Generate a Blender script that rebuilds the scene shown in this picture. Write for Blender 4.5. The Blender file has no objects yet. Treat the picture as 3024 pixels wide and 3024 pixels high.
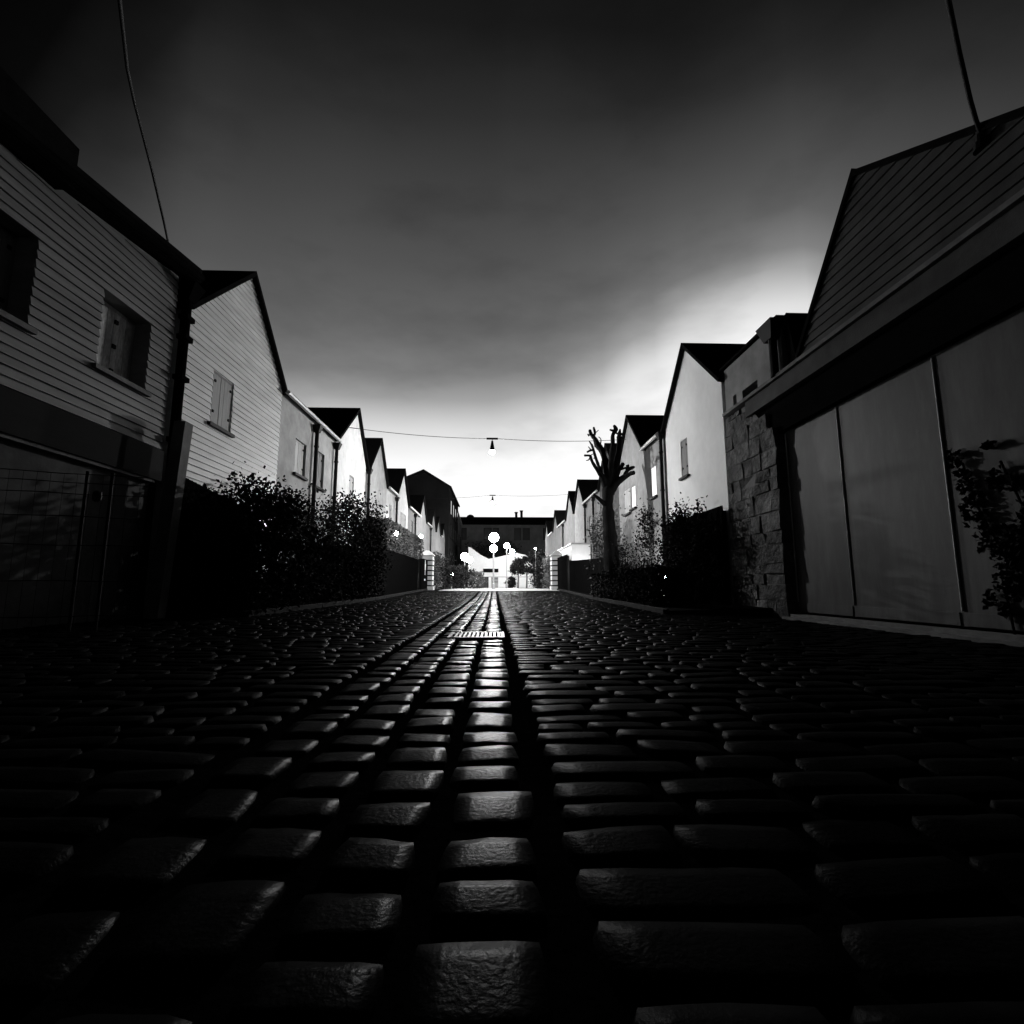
import bpy, math, random
import numpy as np
from mathutils import Vector

random.seed(7)
rng = np.random.default_rng(7)
SC = bpy.context.scene
COL = SC.collection
R = math.radians

# ------------------------------------------------------------------ camera
cam_d = bpy.data.cameras.new("camera")
cam_d.sensor_width = 36.0
cam_d.lens = 18.0
cam_d.clip_start = 0.05
cam_d.clip_end = 2000
cam = bpy.data.objects.new("camera", cam_d)
COL.objects.link(cam)
cam.location = (0, 0, 0.6)
cam.rotation_euler = (R(90 + 8.13), 0, R(-1.937))
SC.camera = cam

# ------------------------------------------------------------------ exposure
SC.view_settings.view_transform = 'Standard'
SC.view_settings.look = 'None'
SC.view_settings.exposure = 0.0
SC.view_settings.gamma = 1.0
SC.view_settings.use_curve_mapping = False
SC.cycles.use_denoising = True
SC.cycles.sample_clamp_indirect = 4.0
SC.cycles.max_bounces = 6

# ------------------------------------------------------------------ dusk sky
world = bpy.data.worlds.new("World")
SC.world = world
world.use_nodes = True
nt = world.node_tree
nt.nodes.clear()


def N(tree, t, **kw):
    n = tree.nodes.new(t)
    for k, v in kw.items():
        setattr(n, k, v)
    return n


def math_n(tree, op, a, b=None, c=None):
    n = N(tree, 'ShaderNodeMath', operation=op)
    for i, v in enumerate((a, b, c)):
        if v is None:
            continue
        if isinstance(v, (int, float)):
            n.inputs[i].default_value = v
        else:
            tree.links.new(v, n.inputs[i])
    return n.outputs[0]


def ramp_n(tree, fac, stops, interp='LINEAR'):
    n = N(tree, 'ShaderNodeValToRGB')
    cr = n.color_ramp
    cr.interpolation = interp
    while len(cr.elements) < len(stops):
        cr.elements.new(0.5)
    for e, (p, v) in zip(cr.elements, stops):
        e.position = p
        e.color = (v, v, v, 1)
    tree.links.new(fac, n.inputs[0])
    return n.outputs[0]


GLOW_AZ = 28.5          # the last light stands to the right of the street's axis
tc = N(nt, 'ShaderNodeTexCoord')
nrm = N(nt, 'ShaderNodeVectorMath', operation='NORMALIZE')
nt.links.new(tc.outputs['Generated'], nrm.inputs[0])
sep = N(nt, 'ShaderNodeSeparateXYZ')
nt.links.new(nrm.outputs[0], sep.inputs[0])
X_, Y_, Z_ = sep.outputs
elev = math_n(nt, 'MULTIPLY', math_n(nt, 'ARCSINE', Z_), 180 / math.pi)
hl = math_n(nt, 'SQRT', math_n(nt, 'ADD', math_n(nt, 'ADD', math_n(nt, 'MULTIPLY', X_, X_), math_n(nt, 'MULTIPLY', Y_, Y_)), 1e-5))
dt = math_n(nt, 'DIVIDE', math_n(nt, 'ADD', math_n(nt, 'MULTIPLY', X_, math.sin(R(GLOW_AZ))), math_n(nt, 'MULTIPLY', Y_, math.cos(R(GLOW_AZ)))), hl)
dt01 = math_n(nt, 'MULTIPLY_ADD', dt, 0.5, 0.5)
# how far the glow climbs at this azimuth, in degrees (stored as (deg+40)/60)
S = lambda d: (d + 40) / 60.0
shift01 = ramp_n(nt, dt01, [(0.0, S(-38)), (0.42, S(-34)), (0.60, S(-22)), (0.68, S(-9)), (0.76, S(-3)), (0.85, S(-0.8)),
                            (0.935, S(-0.4)), (0.960, S(0.6)), (0.978, S(2.6)), (0.990, S(5.6)), (1.0, S(9.6))], 'EASE')
shift = math_n(nt, 'MULTIPLY_ADD', shift01, 60.0, -40.0)
# and it dies out sideways, where the lane's walls stand
side = math_n(nt, 'MAXIMUM', math_n(nt, 'SUBTRACT', math_n(nt, 'ABSOLUTE', math_n(nt, 'DIVIDE', X_, hl)), 0.555), 0.0)
side = math_n(nt, 'MULTIPLY', side, -40.0)
# the glow hugs the horizon: its climb dies out towards the zenith
fade = math_n(nt, 'MINIMUM', math_n(nt, 'MAXIMUM', math_n(nt, 'MULTIPLY_ADD', elev, -1 / 12.0, 42 / 12.0), -0.3), 1.0)
shift = math_n(nt, 'ADD', math_n(nt, 'MULTIPLY', math_n(nt, 'MAXIMUM', shift, 0.0), fade), math_n(nt, 'MINIMUM', shift, 0.0))
e2 = math_n(nt, 'SUBTRACT', elev, math_n(nt, 'ADD', shift, side))
e01 = math_n(nt, 'DIVIDE', math_n(nt, 'MAXIMUM', e2, 0.0), 90.0)
lev = ramp_n(nt, e01, [(0.0, 0.58), (8 / 90, 0.56), (14 / 90, 0.50), (17.5 / 90, 0.37), (20.7 / 90, 0.185), (23.5 / 90, 0.110),
                       (29 / 90, 0.062), (34 / 90, 0.043), (39 / 90, 0.030), (46 / 90, 0.0135), (52 / 90, 0.0050), (60 / 90, 0.0012), (75 / 90, 0.0004), (1.0, 0.0002)])
cl_map = N(nt, 'ShaderNodeMapping')
cl_map.inputs['Scale'].default_value = (1.0, 1.4, 2.6)
cl_map.inputs['Rotation'].default_value = (0, R(28), 0)
nt.links.new(nrm.outputs[0], cl_map.inputs[0])
cl = N(nt, 'ShaderNodeTexNoise')
cl.inputs['Scale'].default_value = 3.0
cl.inputs['Detail'].default_value = 5
cl.inputs['Roughness'].default_value = 0.55
nt.links.new(cl_map.outputs[0], cl.inputs['Vector'])
cl_f = ramp_n(nt, cl.outputs['Fac'], [(0.34, 0.40), (0.50, 0.49), (0.70, 0.51)], 'LINEAR')
rad = math_n(nt, 'MULTIPLY', math_n(nt, 'MULTIPLY', lev, cl_f), 4.0)
# a trace of the physical sky, sun just on the horizon, seen in black and white
sky = N(nt, 'ShaderNodeTexSky', sky_type='NISHITA')
sky.sun_disc = False
sky.sun_elevation = R(0.0)
sky.sun_rotation = R(GLOW_AZ)
bw = N(nt, 'ShaderNodeRGBToBW')
nt.links.new(sky.outputs[0], bw.inputs[0])
tot = math_n(nt, 'ADD', rad, math_n(nt, 'MULTIPLY', bw.outputs[0], 0.0008))
bg = N(nt, 'ShaderNodeBackground')
bg.inputs['Strength'].default_value = 1.0
nt.links.new(tot, bg.inputs['Color'])
wo = N(nt, 'ShaderNodeOutputWorld')
nt.links.new(bg.outputs[0], wo.inputs[0])

LAMP_GLOBE = 110.0      # radiance of the street lamps' globes
LAMP_HUNG = 5400.0      # radiance of the bulbs under the hung lamps
GARDEN = 120.0


# ------------------------------------------------------------------ materials
def mat(name, base, rough=0.8, var=0.25, scale=6.0, bump=0.15, bscale=40.0, spec=0.3, stretch=(1, 1, 1), metal=0.0, bdist=0.01, stain=0.0, island=0.0):
    m = bpy.data.materials.new(name)
    m.use_nodes = True
    t = m.node_tree
    b = t.nodes['Principled BSDF']
    b.inputs['Roughness'].default_value = rough
    b.inputs['Specular IOR Level'].default_value = spec
    b.inputs['Metallic'].default_value = metal
    co = N(t, 'ShaderNodeTexCoord')
    mp = N(t, 'ShaderNodeMapping')
    mp.inputs['Scale'].default_value = stretch
    t.links.new(co.outputs['Object'], mp.inputs[0])
    no = N(t, 'ShaderNodeTexNoise')
    no.inputs['Scale'].default_value = scale
    no.inputs['Detail'].default_value = 6
    no.inputs['Roughness'].default_value = 0.62
    t.links.new(mp.outputs[0], no.inputs['Vector'])
    v = ramp_n(t, no.outputs['Fac'], [(0.28, base * (1 - var)), (0.72, min(1, base * (1 + var)))])
    if stain > 0:
        n2 = N(t, 'ShaderNodeTexNoise')
        n2.inputs['Scale'].default_value = 0.9
        n2.inputs['Detail'].default_value = 8
        n2.inputs['Roughness'].default_value = 0.7
        t.links.new(mp.outputs[0], n2.inputs['Vector'])
        sf = ramp_n(t, n2.outputs['Fac'], [(0.42, 1 - stain), (0.6, 1.0)])
        v = math_n(t, 'MULTIPLY', v, sf)
    if island > 0:
        ge = N(t, 'ShaderNodeNewGeometry')
        v = math_n(t, 'MULTIPLY', v, math_n(t, 'MULTIPLY_ADD', ge.outputs['Random Per Island'], 2 * island, 1 - island))
    t.links.new(v, b.inputs['Base Color'])
    if bump > 0:
        bn = N(t, 'ShaderNodeTexNoise')
        bn.inputs['Scale'].default_value = bscale
        bn.inputs['Detail'].default_value = 5
        t.links.new(mp.outputs[0], bn.inputs['Vector'])
        bu = N(t, 'ShaderNodeBump')
        bu.inputs['Strength'].default_value = bump
        bu.inputs['Distance'].default_value = bdist
        t.links.new(bn.outputs['Fac'], bu.inputs['Height'])
        t.links.new(bu.outputs[0], b.inputs['Normal'])
    return m


def emis(name, s):
    m = bpy.data.materials.new(name)
    m.use_nodes = True
    t = m.node_tree
    t.nodes.clear()
    e = N(t, 'ShaderNodeEmission')
    e.inputs['Color'].default_value = (1, 1, 1, 1)
    e.inputs['Strength'].default_value = s
    o = N(t, 'ShaderNodeOutputMaterial')
    t.links.new(e.outputs[0], o.inputs[0])
    return m


M = dict(
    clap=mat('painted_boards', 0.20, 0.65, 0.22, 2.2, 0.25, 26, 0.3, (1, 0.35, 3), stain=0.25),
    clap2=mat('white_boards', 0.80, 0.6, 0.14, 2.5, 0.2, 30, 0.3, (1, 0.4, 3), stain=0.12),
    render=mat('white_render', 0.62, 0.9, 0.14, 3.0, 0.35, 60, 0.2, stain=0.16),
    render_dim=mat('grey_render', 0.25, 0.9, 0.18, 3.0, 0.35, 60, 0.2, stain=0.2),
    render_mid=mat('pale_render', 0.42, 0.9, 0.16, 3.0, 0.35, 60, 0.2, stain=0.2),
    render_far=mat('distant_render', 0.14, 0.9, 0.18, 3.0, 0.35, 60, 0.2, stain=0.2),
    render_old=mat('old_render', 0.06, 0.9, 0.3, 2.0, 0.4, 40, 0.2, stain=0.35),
    slate=mat('slate', 0.009, 0.95, 0.35, 5, 0.5, 22, 0.0),
    zinc=mat('zinc', 0.30, 0.45, 0.2, 6, 0.1, 30, 0.5),
    dark_metal=mat('dark_metal', 0.008, 0.7, 0.3, 8, 0.1, 30, 0.12),
    dark_wood=mat('dark_wood', 0.007, 0.8, 0.3, 5, 0.3, 30, 0.05, (1, 0.3, 4)),
    shutter=mat('pale_shutter', 0.50, 0.7, 0.2, 4, 0.25, 30, 0.3, (1, 4, 0.6), stain=0.2),
    peel=mat('peeling_shutter', 0.62, 0.75, 0.35, 11, 0.4, 30, 0.3, (1, 3, 1), stain=0.55),
    grey_shutter=mat('grey_shutter', 0.16, 0.7, 0.2, 4, 0.2, 30, 0.3, (1, 4, 0.6)),
    mid_shutter=mat('mid_shutter', 0.30, 0.7, 0.2, 4, 0.2, 30, 0.3, (1, 4, 0.6)),
    stone=mat('rubble_stone', 0.17, 0.95, 0.5, 4.0, 1.0, 11, 0.05, bdist=0.06, stain=0.6, island=0.3),
    door=mat('steel_door', 0.036, 0.65, 0.35, 1.8, 0.12, 10, 0.3, (1, 2.2, .5), stain=0.5),
    concrete=mat('concrete', 0.15, 0.85, 0.25, 6, 0.4, 40, 0.2, stain=0.25),
    gatewall=mat('weathered_gate', 0.075, 0.85, 0.3, 3, 0.4, 18, 0.2, stain=0.4),
    cobble=mat('cobble_granite', 0.006, 0.40, 0.6, 4.0, 0.4, 80, 0.0018, bdist=0.006, island=0.5),
    gutter=mat('worn_wet_cobble', 0.006, 0.31, 0.4, 5.0, 0.4, 80, 0.0055, bdist=0.005, island=0.4),
    joint=mat('joint_earth', 0.004, 0.95, 0.4, 8, 0.6, 30, 0.0),
    kerbstone=mat('kerb_stone', 0.02, 0.9, 0.4, 5, 0.4, 30, 0.02),
    soil=mat('soil', 0.010, 0.95, 0.4, 5, 0.8, 14, 0.0, bdist=0.04),
    paving=mat('lamplit_paving', 0.45, 0.6, 0.35, 1.6, 0.5, 9, 0.3, bdist=0.03, stain=0.4),
    ground=mat('asphalt', 0.05, 0.6, 0.3, 5, 0.4, 40, 0.3),
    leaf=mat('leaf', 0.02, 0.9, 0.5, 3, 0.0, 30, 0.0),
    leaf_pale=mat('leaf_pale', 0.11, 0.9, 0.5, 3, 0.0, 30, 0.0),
    bark=mat('bark', 0.014, 0.95, 0.4, 8, 0.9, 20, 0.0, (1, 1, 0.25), bdist=0.03),
    blackpaint=mat('black_boards', 0.006, 0.95, 0.3, 5, 0.2, 20, 0.0),
    white=mat('white_paint', 0.78, 0.7, 0.06, 3, 0.1, 30, 0.3),
    paper=mat('white_paper', 0.8, 0.8, 0.04, 6, 0.0, 30, 0.2),
    farwall=mat('far_grey_wall', 0.10, 0.9, 0.3, 0.7, 0.3, 12, 0.2),
    bigwall=mat('dark_gable_wall', 0.012, 0.95, 0.3, 0.7, 0.3, 12, 0.0),
    glass=mat('dark_glass', 0.02, 0.15, 0.1, 2, 0.0, 20, 0.6),
    iron=mat('cast_iron', 0.03, 0.42, 0.3, 8, 0.2, 50, 0.05),
    globe=emis('lit_globe', LAMP_GLOBE),
    globe_strong=emis('bright_lit_globe', LAMP_GLOBE * 7),
    bulb=emis('lit_bulb', LAMP_HUNG),
    bulb_strong=emis('bright_lit_bulb', LAMP_HUNG * 2.2),
    gardenlight=emis('garden_light', GARDEN),
    litwin=emis('lit_window', 1.5),
    litspot=emis('lit_notice', 0.9),
)


# ------------------------------------------------------------------ mesh helpers
class MB:
    def __init__(s):
        s.v, s.f = [], []

    def add(s, vs, fs):
        o = len(s.v)
        s.v += [tuple(map(float, p)) for p in vs]
        s.f += [tuple(i + o for i in f) for f in fs]
        return s

    def box(s, x0, x1, y0, y1, z0, z1):
        x0, x1 = sorted((x0, x1)); y0, y1 = sorted((y0, y1)); z0, z1 = sorted((z0, z1))
        return s.add([(x0, y0, z0), (x1, y0, z0), (x1, y1, z0), (x0, y1, z0), (x0, y0, z1), (x1, y0, z1), (x1, y1, z1), (x0, y1, z1)],
                     [(0, 3, 2, 1), (4, 5, 6, 7), (0, 1, 5, 4), (1, 2, 6, 5), (2, 3, 7, 6), (3, 0, 4, 7)])

    def hexa(s, p):        # eight corners, bottom four then top four
        return s.add(p, [(0, 3, 2, 1), (4, 5, 6, 7), (0, 1, 5, 4), (1, 2, 6, 5), (2, 3, 7, 6), (3, 0, 4, 7)])

    def prism_x(s, poly, x0, x1):      # poly of (y, z)
        n = len(poly)
        vs = [(x0, y, z) for y, z in poly] + [(x1, y, z) for y, z in poly]
        fs = [tuple(range(n)), tuple(range(2 * n - 1, n - 1, -1))]
        fs += [(i, i + n, (i + 1) % n + n, (i + 1) % n) for i in range(n)]
        return s.add(vs, fs)

    def prism_y(s, poly, y0, y1):      # poly of (x, z)
        n = len(poly)
        vs = [(x, y0, z) for x, z in poly] + [(x, y1, z) for x, z in poly]
        fs = [tuple(range(n)), tuple(range(2 * n - 1, n - 1, -1))]
        fs += [(i, i + n, (i + 1) % n + n, (i + 1) % n) for i in range(n)]
        return s.add(vs, fs)

    def tube(s, pts, rad, n=8, cap=True):
        pts = [Vector(p) for p in pts]
        if isinstance(rad, (int, float)):
            rad = [rad] * len(pts)
        vs, fs = [], []
        prev = None
        for i, p in enumerate(pts):
            t = (pts[min(i + 1, len(pts) - 1)] - pts[max(i - 1, 0)]).normalized()
            a = prev if prev is not None else (Vector((1, 0, 0)) if abs(t.x) < 0.8 else Vector((0, 1, 0)))
            b = t.cross(a).normalized()
            a = b.cross(t).normalized()
            prev = a
            for k in range(n):
                an = 2 * math.pi * k / n
                vs.append(p + (a * math.cos(an) + b * math.sin(an)) * rad[i])
        for i in range(len(pts) - 1):
            for k in range(n):
                fs.append((i * n + k, i * n + (k + 1) % n, (i + 1) * n + (k + 1) % n, (i + 1) * n + k))
        if cap:
            fs.append(tuple(range(n - 1, -1, -1)))
            fs.append(tuple((len(pts) - 1) * n + k for k in range(n)))
        return s.add(vs, fs)

    def lathe(s, cx, cy, prof, n=20):   # prof of (r, z)
        vs, fs = [], []
        for r, z in prof:
            for k in range(n):
                a = 2 * math.pi * k / n
                vs.append((cx + r * math.cos(a), cy + r * math.sin(a), z))
        for i in range(len(prof) - 1):
            for k in range(n):
                fs.append((i * n + k, i * n + (k + 1) % n, (i + 1) * n + (k + 1) % n, (i + 1) * n + k))
        fs.append(tuple(range(n - 1, -1, -1)))
        fs.append(tuple((len(prof) - 1) * n + k for k in range(n)))
        return s.add(vs, fs)

    def ball(s, c, r, n=18, m=12, sz=1.0):
        prof = [(max(1e-4, r * math.sin(math.pi * i / m)), c[2] - r * sz * math.cos(math.pi * i / m)) for i in range(m + 1)]
        return s.lathe(c[0], c[1], prof, n)

    def leaves(s, pts, size):
        """one small folded leaf per point, turned at random"""
        pts = np.asarray(pts)
        n = len(pts)
        if n == 0:
            return s
        a = rng.normal(size=(n, 3)); a /= np.linalg.norm(a, axis=1)[:, None]
        b = rng.normal(size=(n, 3)); b -= (b * a).sum(1)[:, None] * a; b /= np.linalg.norm(b, axis=1)[:, None]
        c = np.cross(a, b)
        L = size * rng.uniform(0.6, 1.35, (n, 1))
        vs = np.stack([pts - a * L * 0.5, pts + b * L * 0.33 + c * L * 0.08, pts + a * L * 0.55, pts - b * L * 0.33 + c * L * 0.08], 1).reshape(-1, 3)
        o = len(s.v)
        s.v += [tuple(p) for p in vs.tolist()]
        s.f += [(o + 4 * i, o + 4 * i + 1, o + 4 * i + 2, o + 4 * i + 3) for i in range(n)]
        return s

    def build(s, name, m, parent=None, smooth=False):
        o0 = Vector((0, 0, 0))
        p = parent
        while p is not None:
            o0 = o0 + p.location
            p = p.parent
        me = bpy.data.meshes.new(name)
        me.from_pydata([(x - o0.x, y - o0.y, z - o0.z) for x, y, z in s.v], [], s.f)
        me.materials.append(m)
        me.update()
        if smooth:
            me.polygons.foreach_set('use_smooth', [True] * len(me.polygons))
        ob = bpy.data.objects.new(name, me)
        COL.objects.link(ob)
        if parent is not None:
            ob.parent = parent
        return ob


def thing(name, label, cat, loc=(0, 0, 0), group=None):
    o = bpy.data.objects.new(name, None)
    o.empty_display_size = 0.2
    COL.objects.link(o)
    o.location = loc
    o['label'] = label
    o['category'] = cat
    if group:
        o['group'] = group
    return o


def tag(o, label, cat, group=None):
    o['label'] = label
    o['category'] = cat
    if group:
        o['group'] = group
    return o


def struct(o):
    o['kind'] = 'structure'
    return o


def sstep(a, b, x):
    t = np.clip((x - a) / (b - a), 0, 1)
    return t * t * (3 - 2 * t)


def G(x, y):
    """height of the ground"""
    x = np.asarray(x, float); y = np.asarray(y, float)
    left = 0.011 * np.clip(-x - 0.3, 0, 7)
    right = 0.010 * np.clip(x, 0, 2.4) - 0.030 * np.clip(x - 2.4, 0, 4.6) * (1 - sstep(10, 16, y))
    return left + right + 0.24 * sstep(16, 38, y)


def g(x, y):
    return float(G(x, y))


# ================================================================== ground and road
xs = np.concatenate([np.linspace(-400, -12, 8), np.linspace(-9, 9, 19), np.linspace(12, 400, 8)])
ys = np.concatenate([np.linspace(-120, -3, 5), np.linspace(-1, 60, 62), np.linspace(70, 900, 12)])
gv = [(x, y, g(x, y) - 0.013) for y in ys for x in xs]
nx = len(xs)
gf = [(j * nx + i, j * nx + i + 1, (j + 1) * nx + i + 1, (j + 1) * nx + i) for j in range(len(ys) - 1) for i in range(nx - 1)]
gm = MB(); gm.v = gv; gm.f = gf
struct(gm.build('ground', M['joint'], None, True))


def stone_field(rects, name, m, dome=0.004, tilt=0.016):
    rects = np.array(rects, float)          # x0 x1 y0 y1 yaw
    n = len(rects)
    u = np.array([-1.0, -0.93, -0.5, 0.0, 0.5, 0.93, 1.0])
    k = len(u)
    U, V = np.meshgrid(u, u, indexing='xy')
    U = U.ravel(); V = V.ravel()
    cx = (rects[:, 0] + rects[:, 1]) / 2; cy = (rects[:, 2] + rects[:, 3]) / 2
    hx = (rects[:, 1] - rects[:, 0]) / 2; hy = (rects[:, 3] - rects[:, 2]) / 2
    # corner jitter as a bilinear warp, rounded corners
    jx = rng.normal(0, 0.075, (n, 4)); jy = rng.normal(0, 0.085, (n, 4))
    w = np.stack([(1 - U) * (1 - V), (1 + U) * (1 - V), (1 - U) * (1 + V), (1 + U) * (1 + V)], 0) / 4
    rc = 1 - 0.10 * (np.abs(U) * np.abs(V)) ** 3
    lx = hx[:, None] * (U * rc)[None] + np.clip(hx, 0, .12)[:, None] * (jx @ w)
    ly = hy[:, None] * (V * rc)[None] + np.clip(hy, 0, .12)[:, None] * (jy @ w)
    ca = np.cos(rects[:, 4])[:, None]; sa = np.sin(rects[:, 4])[:, None]
    x = cx[:, None] + lx * ca - ly * sa
    y = cy[:, None] + lx * sa + ly * ca
    r = np.maximum(np.abs(U), np.abs(V))
    prof = np.where(r > 0.95, -0.020, np.where(r > 0.8, -0.0012, 0.0)) + dome * (1 - np.abs(U) ** 2.4) * (1 - np.abs(V) ** 2.4)
    z = G(cx, cy)[:, None] + prof[None] + rng.normal(0, 0.0035, (n, 1)) + rng.normal(0, tilt, (n, 1)) * lx + rng.normal(0, tilt * 1.3, (n, 1)) * ly
    z = z + rng.normal(0, 0.0010, z.shape)
    P = np.stack([x, y, z], -1).reshape(-1, 3)
    q = np.array([(j * k + i, j * k + i + 1, (j + 1) * k + i + 1, (j + 1) * k + i) for j in range(k - 1) for i in range(k - 1)])
    F = (q[None] + (np.arange(n) * k * k)[:, None, None]).reshape(-1, 4)
    me = bpy.data.meshes.new(name)
    me.vertices.add(len(P)); me.vertices.foreach_set('co', P.ravel())
    me.loops.add(F.size); me.loops.foreach_set('vertex_index', F.ravel().astype(np.int32))
    me.polygons.add(len(F)); me.polygons.foreach_set('loop_start', (np.arange(len(F)) * 4).astype(np.int32))
    me.polygons.foreach_set('use_smooth', np.ones(len(F), bool))
    me.materials.append(m)
    me.update(calc_edges=True); me.validate()
    o = bpy.data.objects.new(name, me)
    COL.objects.link(o)
    return struct(o)


BED_R = lambda y: 3.62 + 0.030 * (y - 11)        # edge of the right-hand planting bed
BED_L = lambda y: -4.35 - 0.004 * (y - 9)
GX = [(-0.125, 0.095), (-0.375, -0.165), (-0.625, -0.42), (-0.870, -0.67)]
rects, grects = [], []
for gx0, gx1 in GX:
    y = 0.15 + random.uniform(0, .2)
    while y < 33.5:
        l = random.choice([0.17, 0.2, 0.22, 0.24, 0.28, 0.32])
        if not (5.93 < y + l and y < 6.74 and gx0 > -0.6):
            j = random.uniform(-.008, .008)
            grects.append((gx0 + j, gx1 + j, y + .014, y + l - (.022 if y < 6 else .034), random.gauss(0, .02)))
        y += l
y = 0.12
while y < 33.5:
    d = random.uniform(0.14, 0.20)
    for side in (0, 1):
        x = 0.155 + random.uniform(0, .03) if side == 0 else -0.93 - random.uniform(0, .03)
        lim = 6.6 if y < 11.0 else BED_R(y) - .05
        liml = -6.0 if y < 9.0 else BED_L(y) + .05
        sk = random.gauss(0, .012)
        while (x < lim) if side == 0 else (x > liml):
            l = random.choice([0.22, 0.28, 0.32, 0.36, 0.42, 0.5])
            a, b = (x, x + l) if side == 0 else (x - l, x)
            wob = 0.035 * math.sin(0.5 * (a + b) * 1.7 + y * 0.9) + 0.02 * math.sin((a + b) * 2.3 + y * 2.1)
            rects.append((a + .010, b - .010, y + wob + .008, y + wob + d - .011, sk + random.gauss(0, .03)))
            x = b if side == 0 else a
    y += d
stone_field(rects, 'cobbled_road', M['cobble'])
stone_field(grects, 'gutter_channel', M['gutter'], 0.003, 0.024)

# plain road and square beyond the last modelled courses, lamplight put into its colour
m_ = MB()
yy = np.concatenate([np.linspace(33.6, 44, 12), [60, 91.8]])
for a, b in zip(yy[:-1], yy[1:]):
    w0, w1 = (4.8, 4.8) if b <= 44 else (5.9, 5.9)
    m_.add([(-w0, a, g(-2, a) + .006), (w0, a, g(2, a) + .006), (w1, b, g(2, b) + .006), (-w1, b, g(-2, b) + .006)], [(0, 1, 2, 3)])
struct(m_.build('square_pavement', M['paving']))

# planting beds with their kerbs
for nm, edge, x_out, ya, yb in (('planting_bed', BED_R, 5.98, 11.0, 43), ('planting_bed', BED_L, -5.98, 9.35, 43)):
    m_ = MB(); k_ = MB()
    yy = np.linspace(ya, yb, 18)
    for a, b in zip(yy[:-1], yy[1:]):
        za, zb = g(edge(a), a) + .07, g(edge(b), b) + .07
        sgn = 1 if x_out > 0 else -1
        m_.hexa([(edge(a) + .1 * sgn, a, za - .4), (x_out, a, za - .4), (x_out, b, zb - .4), (edge(b) + .1 * sgn, b, zb - .4),
                 (edge(a) + .1 * sgn, a, za), (x_out, a, za + .05), (x_out, b, zb + .05), (edge(b) + .1 * sgn, b, zb)])
        k_.hexa([(edge(a) - .02 * sgn, a + .01, za - .4), (edge(a) + .1 * sgn, a + .01, za - .4), (edge(b) + .1 * sgn, b - .01, zb - .4), (edge(b) - .02 * sgn, b - .01, zb - .4),
                 (edge(a) - .02 * sgn, a + .01, za + .03), (edge(a) + .1 * sgn, a + .01, za + .03), (edge(b) + .1 * sgn, b - .01, zb + .03), (edge(b) - .02 * sgn, b - .01, zb + .03)])
    struct(m_.build(nm, M['soil']))
    struct(k_.build('kerb', M['kerbstone']))

# drain grate across the gutter
t = thing('drain_grate', 'iron drain grate with open bars set across the cobbled gutter', 'drain grate', (-0.2, 6.35, 0))
fr = MB()
fr.box(-.54, .12, 6.00, 6.05, -.03, .012).box(-.54, .12, 6.63, 6.68, -.03, .012).box(-.54, -.50, 6.05, 6.63, -.03, .012).box(.08, .12, 6.05, 6.63, -.03, .012)
fr.build('frame', M['iron'], t)
bb = MB()
for i in range(11):
    x = -.465 + i * .0505
    bb.box(x, x + .026, 6.055, 6.625, -.03, .010)
bb.build('bars', M['iron'], t)


# ================================================================== houses of the two rows
def facade(sx, y0, y1, z0, z1, holes, apex=None, thick=0.3, mb=None, xp=6.0):
    """wall on the plane x = sx*xp from y0 to y1, openings left out, gable on top if apex given"""
    m = mb or MB()
    yb = sorted({y0, y1, *[h[0] for h in holes], *[h[1] for h in holes]})
    zb = sorted({z0, z1, *[h[2] for h in holes], *[h[3] for h in holes]})
    for a, b in zip(yb[:-1], yb[1:]):
        for c, d in zip(zb[:-1], zb[1:]):
            if any(h[0] - 1e-6 <= a and b <= h[1] + 1e-6 and h[2] - 1e-6 <= c and d <= h[3] + 1e-6 for h in holes):
                continue
            m.box(sx * xp, sx * (xp + thick), a, b, c, d)
    if apex:
        m.prism_x([(y0, z1), (y1, z1), (apex[0], apex[1])], sx * xp, sx * (xp + thick))
    return m


def siding(m, sx, z0, top_fn, span_fn, holes, pitch=0.13, xp=6.0, ztop=8.1):
    """lapped boards on the street side of a wall"""
    z = z0
    sg = -sx
    while z < ztop:
        zt = z + pitch
        for_spans = [span_fn(z), span_fn(min(zt, ztop))]
        (a0, b0), (a1, b1) = for_spans
        if b0 - a0 < .05:
            break
        if b1 - a1 < .02:
            a1 = b1 = (a1 + b1) / 2
        cuts = [(a0, b0, a1, b1)]
        for h in holes:
            if h[2] - .02 < (z + zt) / 2 < h[3] + .02:
                new = []
                for c in cuts:
                    if c[0] < h[0] and c[1] > h[1]:
                        new += [(c[0], h[0], c[2], h[0]), (h[1], c[1], h[1], c[3])]
                    else:
                        new.append(c)
                cuts = new
        for a, b, c, d in cuts:
            xo = sx * xp + sg * (.036 + random.uniform(-.004, .004)); xi = sx * xp + sg * .008; xb = sx * xp + sg * .001
            dz = random.uniform(-.006, .006)
            m.add([(xo, a, z + dz), (xo, b, z + dz), (xi, d, zt + .002), (xi, c, zt + .002), (xb, a, z + dz), (xb, b, z + dz), (xb, d, zt), (xb, c, zt)],
                  [(0, 1, 2, 3), (0, 4, 5, 1), (0, 3, 7, 4), (1, 5, 6, 2)])
        z = zt
    return m


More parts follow.
